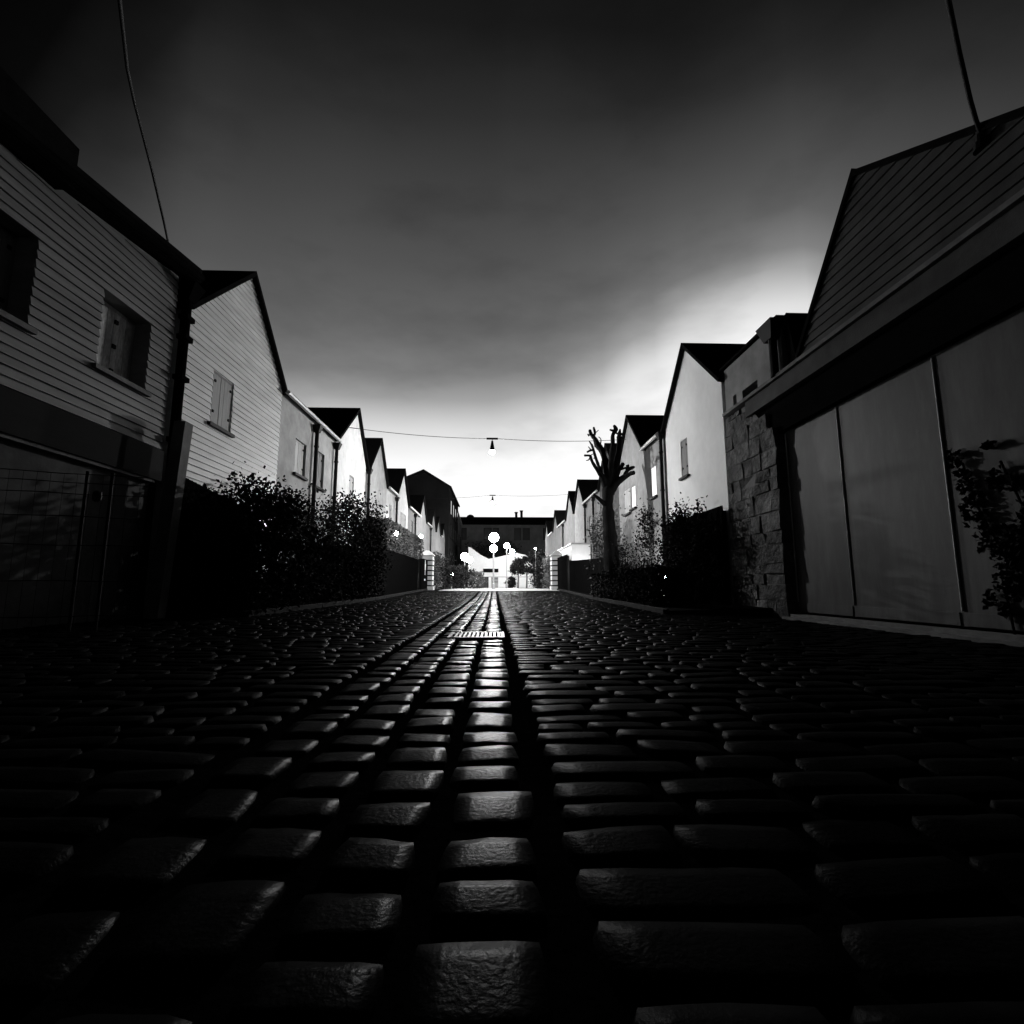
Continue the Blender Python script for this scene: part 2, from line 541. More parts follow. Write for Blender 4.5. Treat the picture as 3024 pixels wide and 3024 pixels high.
def gable_roof(sx, y0, y1, ze, ya, za, depth=7.5, over=0.14, xp=6.0, th=0.10):
    """two slabs meeting at a ridge square to the street"""
    m = MB()
    xf, xb = sx * (xp - over), sx * (xp + depth)
    for ye, s in ((y0, -1), (y1, 1)):
        dy, dz = abs(ye - ya), za - ze
        L = math.hypot(dy, dz)
        ny, nz = s * dz / L, dy / L
        ye2, ze2 = ye + s * .10, ze - .10 * dz / dy
        P = [(ya, za), (ye2, ze2), (ye2 + ny * th, ze2 + nz * th), (ya, za + th / (dy / L))]
        m.prism_x(P, xf, xb)
    return m


def flat_eave_roof(sx, y0, y1, ze, xp=6.0, depth=7.0, slope=0.42, over=0.12, th=0.09):
    m = MB()
    xf = xp - over
    zf = ze - over * slope + .02
    m.hexa([(sx * xf, y0, zf), (sx * (xf + depth / 2), y0, zf + slope * depth / 2), (sx * (xf + depth / 2), y1, zf + slope * depth / 2), (sx * xf, y1, zf),
            (sx * xf, y0, zf + th), (sx * (xf + depth / 2), y0, zf + slope * depth / 2 + th), (sx * (xf + depth / 2), y1, zf + slope * depth / 2 + th), (sx * xf, y1, zf + th)])
    return m


def pipe(parent, sx, y, z0, z1, xp=6.0, hopper=True, r=0.065):
    m = MB()
    x = sx * (xp - .11)
    m.tube([(x, y, z0), (x, y, z1)], r, 10)
    if hopper:
        m.hexa([(x - .08, y - .08, z1), (x + .08, y - .08, z1), (x + .08, y + .08, z1), (x - .08, y + .08, z1),
                (x - .15, y - .15, z1 + .24), (x + .15, y - .15, z1 + .24), (x + .15, y + .15, z1 + .24), (x - .15, y + .15, z1 + .24)])
    for zz in (z0 + .6, (z0 + z1) / 2, z1 - .5):
        m.tube([(x, y, zz), (x, y, zz + .05)], r + .018, 10)
    return m.build('drainpipe', M['dark_metal'], parent)


def eave_gutter(parent, sx, y0, y1, z, xp=6.0):
    m = MB()
    m.tube([(sx * (xp - .17), y0, z), (sx * (xp - .17), y1, z)], .065, 8)
    return m.build('gutter', M['zinc'], parent)


def window(parent, sx, y0, y1, z0, z1, kind, xp=6.0, recess=0.18, sill='dark'):
    """an opening's fittings: closed shutters, a lit pane or dark glass, set back in the wall"""
    w = MB()
    xr = xp + recess
    fr_ = MB()
    b = .05
    fr_.box(sx * (xr - .03), sx * (xr + .03), y0, y0 + b, z0, z1).box(sx * (xr - .03), sx * (xr + .03), y1 - b, y1, z0, z1)
    fr_.box(sx * (xr - .03), sx * (xr + .03), y0 + b, y1 - b, z0, z0 + b).box(sx * (xr - .03), sx * (xr + .03), y0 + b, y1 - b, z1 - b, z1)
    wo_ = fr_.build('window', M['shutter' if kind in ('pale', 'peel') else 'grey_shutter'], parent)
    if kind in ('pale', 'peel', 'grey', 'mid'):
        mm = M[dict(pale='shutter', peel='peel', grey='grey_shutter', mid='mid_shutter')[kind]]
        n = max(4, int((y1 - y0 - 2 * b) / .13))
        ed = np.linspace(y0 + b, y1 - b, n + 1)
        half = n // 2
        for i0, i1 in ((0, half), (half, n)):
            s_ = MB()
            for i in range(i0, i1):
                s_.box(sx * (xr - .028 + random.uniform(-.004, .004)), sx * (xr + .012), ed[i] + .004, ed[i + 1] - .004, z0 + b + .004, z1 - b - .004)
            so = s_.build('shutter', mm, wo_)
        rows, hs = ((.12, .46, .80), .065) if kind == 'peel' else ((.22, .80), .05)
        for zz in [z0 + f * (z1 - z0) for f in rows]:
            for yy in ((y0 + b + .06, y0 + b + .20, y0 + .62) if kind == 'peel' else (y0 + b + .03, y1 - b - .07)):
                MB().box(sx * (xr - .055), sx * (xr - .026), yy, yy + hs, zz, zz + hs).build('hinge', M['dark_metal'], wo_)
    elif kind == 'lit':
        MB().box(sx * xr, sx * (xr + .012), y0 + b + .003, y1 - b - .003, z0 + b + .003, z1 - b - .003).build('pane', M['litwin'], wo_)
        MB().box(sx * (xr - .02), sx * (xr - .002), (y0 + y1) / 2 - .012, (y0 + y1) / 2 + .012, z0 + b, z1 - b).build('glazing_bar', M['white'], wo_)
    else:
        MB().box(sx * xr, sx * (xr + .012), y0 + b + .003, y1 - b - .003, z0 + b + .003, z1 - b - .003).build('pane', M['glass'], wo_)
    if sill:
        MB().box(sx * (xp - .09), sx * (xr - .03), y0 - .08, y1 + .08, z0 - .075, z0 - .004).build('sill', M['dark_metal' if sill == 'dark' else 'concrete'], wo_)
    return wo_


def back_box(sx, y0, y1, z1, xp=6.0, depth=7.2):
    """side and rear walls behind a facade"""
    m = MB()
    m.box(sx * (xp + .3), sx * (xp + depth), y0, y0 + .25, -.4, z1)
    m.box(sx * (xp + .3), sx * (xp + depth), y1 - .25, y1, -.4, z1)
    m.box(sx * (xp + depth - .25), sx * (xp + depth), y0 + .25, y1 - .25, -.4, z1)
    return m


def house(label, sx, gable, wing=None, mats=('render', 'render'), boards=False, group='gabled houses along the lane'):
    """gable = dict(y0,y1,apex=(y,z),win=[(y0,y1,z0,z1,kind,recess)],pipe=y); wing = the same with a level eave"""
    yc = (gable['y0'] + gable['y1']) / 2
    t = thing('gabled_house', label, 'house', (sx * 6.0, yc, 0), group)
    ze = gable.get('ze', 6.0)
    wins = gable.get('win', [])
    holes = [w[:4] for w in wins]
    m = facade(sx, gable['y0'], gable['y1'], -.4, ze, holes, gable['apex'])
    ya, za = gable['apex']
    m2 = back_box(sx, gable['y0'], gable['y1'], ze - .05)
    m.v_ = None
    m.add(m2.v, m2.f)
    if boards:
        def span(z):
            if z <= ze:
                return (gable['y0'], gable['y1'])
            f = (z - ze) / (za - ze)
            return (gable['y0'] + (ya - gable['y0']) * f, gable['y1'] + (ya - gable['y1']) * f)
        siding(m, sx, boards, None, span, holes, ztop=za - .03)
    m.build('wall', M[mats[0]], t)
    rf = gable_roof(sx, gable['y0'], gable['y1'], ze, ya, za).build('roof', M['slate'], t)
    for w in wins:
        window(t, sx, *w[:5], recess=w[5] if len(w) > 5 else .18)
    for p in gable.get('pipes', []):
        pipe(t, sx, p[0], p[1] if len(p) > 1 else 0.1, 5.75)
    if wing:
        wh = [w[:4] for w in wing.get('win', [])]
        m = facade(sx, wing['y0'], wing['y1'], -.4, wing.get('ze', 6.0), wh)
        m2 = back_box(sx, wing['y0'], wing['y1'], 5.9)
        m.add(m2.v, m2.f)
        m.build('wing_wall', M[mats[1]], t)
        flat_eave_roof(sx, wing['y0'], wing['y1'], wing.get('ze', 6.0)).build('wing_roof', M['slate'], t)
        eave_gutter(t, sx, wing['y0'], wing['y1'], wing.get('ze', 6.0) - .03)
        for w in wing.get('win', []):
            window(t, sx, *w[:5], recess=w[5] if len(w) > 5 else .18)
        for p in wing.get('pipes', []):
            pipe(t, sx, p[0], p[1] if len(p) > 1 else 0.1, 5.6)
    return t


# ---- left row
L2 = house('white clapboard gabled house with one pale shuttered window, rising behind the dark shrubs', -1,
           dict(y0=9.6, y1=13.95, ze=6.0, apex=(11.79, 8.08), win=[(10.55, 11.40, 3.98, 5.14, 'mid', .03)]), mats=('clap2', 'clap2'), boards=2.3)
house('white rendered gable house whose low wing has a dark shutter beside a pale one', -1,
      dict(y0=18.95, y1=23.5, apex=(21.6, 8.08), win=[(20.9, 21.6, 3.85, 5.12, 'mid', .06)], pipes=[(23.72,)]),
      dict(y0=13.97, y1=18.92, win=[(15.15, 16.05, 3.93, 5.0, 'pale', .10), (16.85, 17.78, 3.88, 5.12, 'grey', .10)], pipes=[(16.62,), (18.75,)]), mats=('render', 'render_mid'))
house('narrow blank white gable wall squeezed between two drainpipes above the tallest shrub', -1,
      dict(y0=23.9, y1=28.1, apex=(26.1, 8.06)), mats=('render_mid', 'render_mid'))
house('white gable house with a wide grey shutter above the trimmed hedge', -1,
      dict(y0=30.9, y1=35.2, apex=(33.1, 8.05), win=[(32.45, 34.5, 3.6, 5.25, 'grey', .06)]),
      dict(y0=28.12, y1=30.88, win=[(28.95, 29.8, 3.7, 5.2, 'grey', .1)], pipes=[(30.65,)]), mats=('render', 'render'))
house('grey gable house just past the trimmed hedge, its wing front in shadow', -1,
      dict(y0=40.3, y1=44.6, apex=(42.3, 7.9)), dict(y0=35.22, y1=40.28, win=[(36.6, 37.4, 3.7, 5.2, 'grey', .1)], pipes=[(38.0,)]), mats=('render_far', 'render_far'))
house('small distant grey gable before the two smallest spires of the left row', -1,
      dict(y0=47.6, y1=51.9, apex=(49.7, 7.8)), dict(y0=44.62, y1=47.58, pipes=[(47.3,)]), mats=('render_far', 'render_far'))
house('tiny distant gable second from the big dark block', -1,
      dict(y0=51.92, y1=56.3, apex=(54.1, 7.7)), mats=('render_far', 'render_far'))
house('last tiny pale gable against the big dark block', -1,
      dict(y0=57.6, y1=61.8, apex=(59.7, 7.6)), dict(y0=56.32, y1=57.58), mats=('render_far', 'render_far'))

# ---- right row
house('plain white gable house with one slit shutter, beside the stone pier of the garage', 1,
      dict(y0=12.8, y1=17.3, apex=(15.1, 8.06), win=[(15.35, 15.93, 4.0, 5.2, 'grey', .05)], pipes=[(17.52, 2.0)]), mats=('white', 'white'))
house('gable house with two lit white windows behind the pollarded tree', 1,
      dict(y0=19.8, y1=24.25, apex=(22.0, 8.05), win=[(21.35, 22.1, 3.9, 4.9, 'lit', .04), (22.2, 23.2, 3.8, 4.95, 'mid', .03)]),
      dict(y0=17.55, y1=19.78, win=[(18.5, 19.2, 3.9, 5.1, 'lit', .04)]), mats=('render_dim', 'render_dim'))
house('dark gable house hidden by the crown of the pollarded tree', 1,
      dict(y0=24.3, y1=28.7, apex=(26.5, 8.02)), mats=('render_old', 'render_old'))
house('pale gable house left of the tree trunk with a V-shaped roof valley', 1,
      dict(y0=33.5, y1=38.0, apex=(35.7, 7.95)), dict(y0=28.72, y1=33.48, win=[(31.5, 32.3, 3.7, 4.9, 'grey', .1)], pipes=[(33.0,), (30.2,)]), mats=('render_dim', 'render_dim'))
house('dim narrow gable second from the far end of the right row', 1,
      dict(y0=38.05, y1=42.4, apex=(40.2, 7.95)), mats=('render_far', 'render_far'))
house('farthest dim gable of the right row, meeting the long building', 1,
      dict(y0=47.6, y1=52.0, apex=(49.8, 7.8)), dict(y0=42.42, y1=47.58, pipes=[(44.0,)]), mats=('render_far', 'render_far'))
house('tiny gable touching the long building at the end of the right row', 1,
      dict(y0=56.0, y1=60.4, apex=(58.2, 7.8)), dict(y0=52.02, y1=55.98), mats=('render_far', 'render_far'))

# ---- near left clapboard house
t = thing('clapboard_house', 'near grey clapboard house with deep-set shuttered windows over a dark beam', 'house', (-6, 6, 0))
YA, YB = -1.5, 9.15
top = lambda y: 6.0 + (y - 6.9) * 0.14
wins = [(4.98, 6.34, 3.87, 5.12), (7.48, 8.56, 3.87, 5.10), (2.4, 3.5, 3.87, 5.1)]
m = facade(-1, YA, YB, 2.95, 5.2, wins, None, .42)
m.prism_x([(YA, 5.2), (YB, 5.2), (YB, top(YB) + .12), (YA, top(YA) + .12)], -6.0, -6.42)
siding(m, -1, 3.0, None, lambda z: (YA if z < top(YA) else min(YB, (z - 6.0) / .14 + 6.9), YB), wins, ztop=6.3)
m.box(-6.42, -13, 8.9, YB, -.4, 6.1)
m.box(-6.42, -13, YA, YA + .25, -.4, 5.0)
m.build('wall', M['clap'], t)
for w, k in zip(wins, ('grey', 'peel', 'pale')):
    window(t, -1, *w, k, recess=.29, sill='pale')
m = MB()
m.hexa([(-5.62, YA, top(YA) - .02), (-9.5, YA, top(YA) + .9), (-9.5, YB + .1, top(YB) + .9), (-5.62, YB + .1, top(YB) - .02),
        (-5.62, YA, top(YA) + .26), (-9.5, YA, top(YA) + 1.2), (-9.5, YB + .1, top(YB) + 1.2), (-5.62, YB + .1, top(YB) + .26)])
rf = m.build('roof', M['slate'], t)
MB().box(-5.72, -7.6, 3.2, 6.45, 5.9, 6.52).build('dormer', M['slate'], rf)
m = MB()
m.tube([(-5.56, YA, top(YA) + .03), (-5.56, YB, top(YB) + .03)], .07, 8)
m.build('gutter', M['blackpaint'], t)
MB().box(-6.0, -5.90, YA, 9.1, 2.42, 2.96).build('beam', M['dark_wood'], t)
m = MB()
m.box(-6.02, -6.3, YA, 8.95, -.4, 2.36)
m.build('lower_wall', M['gatewall'], t)
MB().box(-6.02, -5.93, YA, 8.96, 2.365, 2.415).build('lintel_trim', M['concrete'], t)
# dark recess with its downpipe between the two clapboard houses
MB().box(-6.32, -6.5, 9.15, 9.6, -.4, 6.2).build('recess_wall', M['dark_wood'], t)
m = MB()
m.tube([(-5.93, 9.38, .2), (-5.93, 9.38, 6.1)], .085, 10)
m.hexa([(-6.02, 9.28, 6.0), (-5.84, 9.28, 6.0), (-5.84, 9.48, 6.0), (-6.02, 9.48, 6.0), (-6.1, 9.2, 6.32), (-5.7, 9.2, 6.32), (-5.7, 9.56, 6.32), (-6.1, 9.56, 6.32)])
for zz in (3.2, 4.4, 5.2, 5.6):
    m.box(-6.0, -5.82, 9.26, 9.5, zz, zz + .09)
m.build('drainpipe', M['blackpaint'], t)

# leaning concrete pier at the corner
m = MB()
m.hexa([(-5.74, 8.70, -.1), (-5.50, 8.70, -.1), (-5.50, 8.90, -.1), (-5.74, 8.90, -.1), (-5.72, 9.0, 3.5), (-5.52, 9.0, 3.5), (-5.52, 9.24, 3.5), (-5.72, 9.24, 3.5)])
tag(m.build('concrete_pier', M['concrete']), 'tall leaning concrete pier at the corner of the near clapboard house', 'pier')

# wire fence in front of the near house
t = thing('wire_fence', 'wire mesh fence panel with a small dark lock plate in front of the near house', 'fence', (-5.1, 6.4, 0))
A, B = Vector((-5.92, 6.10, 0)), Vector((-4.40, 6.62, 0))
at = lambda f, z: A.lerp(B, f) + Vector((0, 0, z + .03))
m = MB()
for z in (1.93, 1.82, 1.68, 1.40, 1.05, .62, .2):
    pts = [at(f, z + .006 * math.sin(9 * f + z * 7)) for f in np.linspace(0, 1, 8)]
    m.tube(pts, .0055, 6)
for f in np.linspace(.02, 1, 13):
    m.tube([at(f, .02), at(f, 1.93)], .0022, 5)
m.build('mesh', M['dark_metal'], t)
for f in (.57, .73):
    MB().tube([at(f, -.02), at(f, 1.97)], .018, 8).build('post', M['dark_metal'], t)
p = at(.655, 1.66)
m = MB(); m.lathe(p.x, p.y - .02, [(.02, p.z - .07), (.045, p.z - .05), (.05, p.z), (.045, p.z + .05), (.02, p.z + .07)], 10)
m.build('lock_plate', M['dark_metal'], t)

# ---- garage on the right
t = thing('garage_building', 'near right garage with tall pale steel doors set deep under a long fascia', 'garage', (6, 7, 0))
XD = 6.2
apx = (7.47, 7.36)
fe = (9.40, 4.98)
ne = (3.4, 4.98)
m = MB()
m.prism_x([ne, fe, apx], 6.0, 6.35)
# board courses on the gable
def spanR(z):
    f = (z - 4.98) / (7.36 - 4.98)
    return (ne[0] + (apx[0] - ne[0]) * f, fe[0] + (apx[0] - fe[0]) * f)
siding(m, 1, 5.0, None, spanR, [], pitch=.17, ztop=7.3)
m.build('gable_wall', M['render_old'], t)
m = MB()
xf, xb = 5.93, 12.5
for (ye, ze) in (ne, fe):
    s = -1 if ye < apx[0] else 1
    dy, dz = abs(ye - apx[0]), apx[1] - ze
    L = math.hypot(dy, dz)
    ny, nz = s * dz / L, dy / L
    m.prism_x([apx, (ye, ze), (ye + ny * .09, ze + nz * .09), (apx[0], apx[1] + .09 * L / dy)], xf, xb)
m.build('roof', M['slate'], t)
m = facade(1, 9.95, 12.6, 4.98, 6.17, [(11.0, 11.72, 5.08, 5.27), (12.02, 12.2, 5.02, 5.32), (10.36, 10.46, 5.06, 5.28)], None, .3)
m.box(6.3, 6.34, 9.95, 12.6, 4.98, 6.17)
m.build('upper_wall', M['render_dim'], t)
m = MB()
m.box(5.9, 9.8, 9.9, 12.65, 6.172, 6.24)
m.hexa([(6.02, 9.62, 4.6), (11, 9.62, 4.6), (11, 9.94, 6.14), (6.02, 9.94, 6.14), (6.02, 9.42, 4.6), (11, 9.42, 4.6), (11, 9.74, 6.2), (6.02, 9.74, 6.2)])
m.build('rear_roof', M['slate'], t)
m = MB()
m.tube([(5.9, 10.1, 4.95), (5.9, 10.1, 5.8)], .085, 10)
m.hexa([(5.8, 9.98, 5.78), (6.0, 9.98, 5.78), (6.0, 10.28, 5.78), (5.8, 10.28, 5.78), (5.74, 9.85, 6.16), (6.0, 9.85, 6.16), (6.0, 10.46, 6.16), (5.74, 10.46, 6.16)])
m.build('drainpipe', M['dark_metal'], t)
m = MB(); m.box(5.86, 6.02, -1.5, 12.55, 4.90, 4.975)
m.build('cornice', M['concrete'], t)
m = MB(); m.box(5.93, 6.25, -1.5, 11.5, 4.53, 4.897)
m.build('fascia', M['render_old'], t)
m = MB()
m.prism_x([(-1.5, 3.84), (10.46, 3.84), (11.5, 4.527), (-1.5, 4.527)], 6.07, 6.4)
m.build('header_band', M['blackpaint'], t)  # black band from the door tops up to the fascia
for i, (a, b) in enumerate(((-1.5, 4.0), (4.004, 6.70), (6.704, 8.76), (8.764, 10.40))):
    d_ = MB().box(XD, XD + .06, a, b, .06, 3.835)
    do = d_.build('door_leaf', M['door'], t)
    MB().tube([(XD - .012, b - .02, .26), (XD - .012, b - .02, 3.8)], .014, 8).build('edge_strip', M['zinc'], do)
    MB().box(XD - .014, XD - .002, a + .03, b - .04, .07, .24).build('kick_plate', M['door'], do)
MB().box(XD + .21, XD + .4, -1.5, 11.5, -.4, 4.5).build('inner_wall', M['dark_wood'], t)
MB().box(6.02, XD + .05, -1.5, 10.42, -.35, .02).build('threshold', M['concrete'], t)
MB().box(5.86, 6.018, -1.5, 10.45, -.35, -.035).build('step', M['concrete'], t)

# stone pier of the garage
t = thing('stone_pier', 'rough rubble stone pier between the garage doors and the white gable house', 'pier', (6.3, 12.1, 0))
m = MB()
z = -.3
while z < 4.86:
    h_ = random.uniform(.2, .46)
    z2 = min(z + h_, 4.88)
    y_ = (10.44 if z < 3.8 else 10.46 + (z - 3.8) * 1.5) + random.uniform(-.02, .03)
    yend = 12.74 + random.uniform(-.06, .06)
    while y_ < yend - .05:
        l = random.uniform(.28, .85)
        y2 = min(y_ + l, yend)
        if yend - y2 < .12:
            y2 = yend
        q = lambda: random.uniform(-.045, .02)
        e = lambda: random.uniform(.002, .02)
        m.hexa([(6.0 + q(), y_ + e(), z + e()), (6.5, y_ + .008, z + .008), (6.5, y2 - .008, z + .008), (6.0 + q(), y2 - e(), z + e()),
                (6.0 + q(), y_ + e(), z2 - e()), (6.5, y_ + .008, z2 - .008), (6.5, y2 - .008, z2 - .008), (6.0 + q(), y2 - e(), z2 - e())])
        y_ = y2
    z = z2
m.build('stonework', M['stone'], t)
MB().prism_x([(10.48, -.3), (12.70, -.3), (12.70, 4.88), (11.6, 4.88), (10.48, 3.8)], 6.012, 6.48).build('mortar', M['concrete'], t)

# ================================================================== end of the lane
t = thing('gable_block', 'big dark building whose broad gable end towers over the left row', 'building', (-9, 62.5, 0))
m = MB()
m.prism_y([(-20, 0), (-5.62, 0), (-5.62, 12.55), (-8.8, 14.45), (-20, 9.6)], 62.2, 78)
m.build('wall', M['bigwall'], t)
m = MB()
m.prism_y([(-5.4, 12.42), (-8.8, 14.5), (-8.8, 14.75), (-5.35, 12.62)], 62.0, 78.1)
m.prism_y([(-8.8, 14.5), (-20.2, 9.5), (-20.2, 9.75), (-8.8, 14.75)], 62.0, 78.1)
m.build('roof', M['slate'], t)
for k in range(4):
    y = 64 + k * 3.6
    for z in (3.2, 6.4, 9.4):
        f_ = MB().box(-5.60, -5.56, y, y + 1.3, z, z + 1.9).build('window', M['blackpaint'], t)
        MB().box(-5.558, -5.55, y + .1, y + 1.2, z + .1, z + 1.8).build('pane', M['glass'], f_)
t = thing('side_building', 'lower dark building with a pale roof edge, behind the big gable block', 'building', (-8, 85, 0))
m = MB(); m.prism_y([(-16, 0), (-5.9, 0), (-5.9, 10.6), (-6.6, 12.6), (-16, 12.9)], 78.3, 91)
m.build('wall', M['farwall'], t)
MB().hexa([(-6.4, 78.3, 13.1), (-6.0, 78.3, 12.9), (-5.8, 91, 11.2), (-6.2, 91, 11.3), (-6.4, 78.3, 13.35), (-6.0, 78.3, 13.1), (-5.8, 91, 11.45), (-6.2, 91, 11.6)]).build('roof_edge', M['zinc'], t)
for k in range(3):
    y = 79.4 + k * 3.8
    for z in (3.2, 6.8):
        f_ = MB().box(-5.88, -5.84, y, y + 1.5, z, z + 2).build('window', M['blackpaint'], t)
        MB().box(-5.838, -5.83, y + .1, y + 1.4, z + .1, z + 1.9).build('pane', M['glass'], f_)

t = thing('long_building', 'long grey building with paired dark windows closing the end of the lane', 'building', (2, 92, 0))
wx = [(-5.95, -5.05), (-2.0, -.55), (-.35, .75), (3.5, 4.78), (5.05, 6.35), (8.75, 10.0)]
m = MB()
xs_ = sorted({-9.0, 14.0, *[a for w in wx for a in w]})
for a, b in zip(xs_[:-1], xs_[1:]):
    if (a, b) in wx:
        m.box(a, b, 92, 92.4, 0, 8.65).box(a, b, 92, 92.4, 10.85, 11.4)
    else:
        m.box(a, b, 92, 92.4, 0, 11.4)
m.box(-9, 14, 92.6, 100, 0, 11.3)
m.build('wall', M['farwall'], t)
for a, b in wx:
    f_ = MB().box(a, b, 92.2, 92.26, 8.65, 10.85).build('window', M['blackpaint'], t)
    MB().box(a + .08, b - .08, 92.17, 92.198, 8.73, 10.77).build('pane', M['glass'], f_)
MB().box(-9, 14, 91.85, 91.998, 8.35, 8.55).build('string_course', M['farwall'], t)
m = MB(); m.prism_x([(91.6, 11.42), (100.4, 11.42), (96, 13.35)], -9.2, 14.2)
rf = m.build('roof', M['slate'], t)
for x in (4.05, 5.05):
    h_ = 14.3 if x < 4.5 else 14.6
    c_ = MB().box(x - .22, x + .22, 95.8, 96.3, 13.0, h_ - .3)
    c_.hexa([(x - .22, 95.8, h_ - .3), (x + .22, 95.8, h_ - .3), (x + .22, 96.3, h_ - .3), (x - .22, 96.3, h_ - .3), (x - .34, 95.7, h_), (x + .34, 95.7, h_), (x + .34, 96.4, h_), (x - .34, 96.4, h_)])
    c_.build('chimney', M['slate'], rf)
MB().lathe(-4.6, 95.9, [(.7, 13.0), (.65, 13.5), (.35, 13.72), (.05, 13.78)], 14).build('roof_vent', M['slate'], rf)

t = thing('white_pavilion', 'floodlit white pavilion with a dipping roofline and dark sign board over its door', 'pavilion', (1, 71, 0))
zb = g(0, 60)
prof = [(-3.6, 0), (5.3, 0), (5.3, 4.1), (4.2, 4.7), (3.06, 5.0), (1.55, 4.65), (-.8, 4.15), (-2.0, 4.75), (-3.3, 5.7), (-3.6, 5.8)]
m = MB(); m.prism_y([(x, z) for x, z in prof], 70.3, 75)
m.build('wall', M['white'], t)
MB().box(-1.55, .52, 70.1, 70.29, 2.32, 2.82).build('sign_board', M['blackpaint'], t)
f_ = MB().box(-2.25, -.8, 70.2, 70.29, zb, 1.7).build('window', M['blackpaint'], t)
MB().box(-2.15, -.9, 70.17, 70.198, zb + .1, 1.6).build('pane', M['glass'], f_)
f_ = MB().box(-.42, .5, 70.2, 70.29, zb, 1.66).build('door', M['mid_shutter'], t)
MB().box(-.36, .44, 70.17, 70.198, 1.38, 1.6).box(-.36, .44, 70.17, 70.198, .95, 1.12).build('door_panel', M['grey_shutter'], f_)
MB().box(-3.6, 5.3, 70.24, 70.297, 1.68, 1.74).build('rail', M['grey_shutter'], t)


def gate_pillar(x, y, h, label, sgn):
    t = thing('gate_pillar', label, 'gate pillar', (x, y, g(x, y)), 'banded stone gate pillars')
    z = g(x, y) - .05
    m = MB(); jm = MB()
    n = 7
    hh = h / n
    for i in range(n):
        w = .46 if i == 0 else .40
        m.box(x - w, x + w, y - w, y + w, z + i * hh + .05, z + (i + 1) * hh - .04)
    m.build('stone_bands', M['white'], t)
    jm.box(x - .33, x + .33, y - .33, y + .33, z, z + h)
    jm.build('core', M['dark_wood'], t)
    c = MB()
    c.hexa([(x - .5, y - .5, z + h), (x + .5, y - .5, z + h), (x + .5, y + .5, z + h), (x - .5, y + .5, z + h),
            (x - .1, y - .1, z + h + .35), (x + .1, y - .1, z + h + .35), (x + .1, y + .1, z + h + .35), (x - .1, y + .1, z + h + .35)])
    c.build('cap', M['white'], t)


gate_pillar(-4.55, 35.0, 2.35, 'banded white gate pillar on the left, next to the overhanging hedge', -1)
gate_pillar(4.42, 36.5, 2.45, 'banded white gate pillar on the right, next to the black gate leaf', 1)


def board_wall(name, x, y0, y1, h0, h1, label, cat, xi=None):
    t = thing(name, label, cat, (x, (y0 + y1) / 2, 0))
    m = MB()
    n = int((y1 - y0) / .22)
    ed = np.linspace(y0, y1, n + 1)
    for a, b in zip(ed[:-1], ed[1:]):
        hh = h0 + (h1 - h0) * ((a + b) / 2 - y0) / (y1 - y0)
        m.box(x - .03 + random.uniform(-.006, .006), x + .03, a + .006, b - .006, g(x, a) - .1, g(x, a) + hh)
    m.build('boards', M['blackpaint'], t)
    for y in np.arange(y0, y1 + .1, 2.4):
        sgn = 1 if x > 0 else -1
        MB().box(x + sgn * .035, x + sgn * .13, y, y + .1, -.1, g(x, y) + min(h0, h1) - .05).build('post', M['dark_metal'], t)
    return t


board_wall('board_fence', -4.62, 20.5, 31.2, 2.05, 1.9, 'long black board fence below the trimmed hedge on the left', 'fence')
gl = board_wall('gate', -4.5, 31.5, 34.6, 2.0, 2.0, 'black board gate leaf with white notices, folded back to the left pillar', 'gate')
board_wall('board_fence', 4.55, 20.5, 31.0, 1.65, 1.85, 'long black board fence left of the pollarded tree', 'fence')
board_wall('gate', 4.45, 31.4, 36.1, 2.25, 2.25, 'tall black board gate leaf folded back to the right pillar', 'gate')
m = MB()
m.add([], [])
for (y, z, w, h_) in ((33.3, 1.45, .42, .42), (33.25, 1.15, .18, .28), (33.2, .78, .5, .12)):
    m.box(-4.462, -4.452, y - w / 2, y + w / 2, z + .1, z + .1 + h_)
m.box(-4.462, -4.452, 33.1, 33.3, 1.97, 2.2)
m.build('notice', M['paper'], gl)
t = thing('outbuilding', 'floodlit low white outbuilding behind the right black gate', 'outbuilding', (5.3, 33, 0))
m = MB().box(4.75, 5.9, 31.4, 38, 0, 3.1)
m.build('wall', M['white'], t)
MB().box(4.68, 5.95, 31.3, 38.1, 3.102, 3.18).build('roof', M['zinc'], t)

# ================================================================== lamps
def globe_lamp(x, y, h, r, label, gm='globe'):
    t = thing('globe_lamp', label, 'street lamp', (x, y, g(x, y)), 'lit globe lamps beyond the gate')
    z0 = g(x, y) - .05
    MB().lathe(x, y, [(.13, z0), (.12, z0 + .5), (.06, z0 + .6), (.05, h - r - .1), (.09, h - r - .04), (.11, h - r + .03)], 12).build('post', M['mid_shutter'], t)
    MB().ball((x, y, h), r, 20, 14).build('globe', M[gm], t, True)
    return t


globe_lamp(-.07, 43.5, 4.62, .40, 'topmost and largest lit globe, above the middle of the lane end')
globe_lamp(-.12, 50, 4.12, .36, 'lit globe right below the topmost one, on a pale post')
globe_lamp(1.23, 52, 4.55, .29, 'lit globe on the slim post right of the two stacked globes')
globe_lamp(2.11, 62, 4.61, .30, 'small low lit globe at the right end of the lamp cluster', 'globe_strong')
globe_lamp(-3.15, 54, 3.55, .40, 'lit globe standing alone left of the sign board above dark bushes')
globe_lamp(-2.75, 56.5, 3.35, .34, 'lit globe half behind the lone left one')
globe_lamp(4.79, 60, 4.83, .11, 'tiny lit lamp near the right gable row')


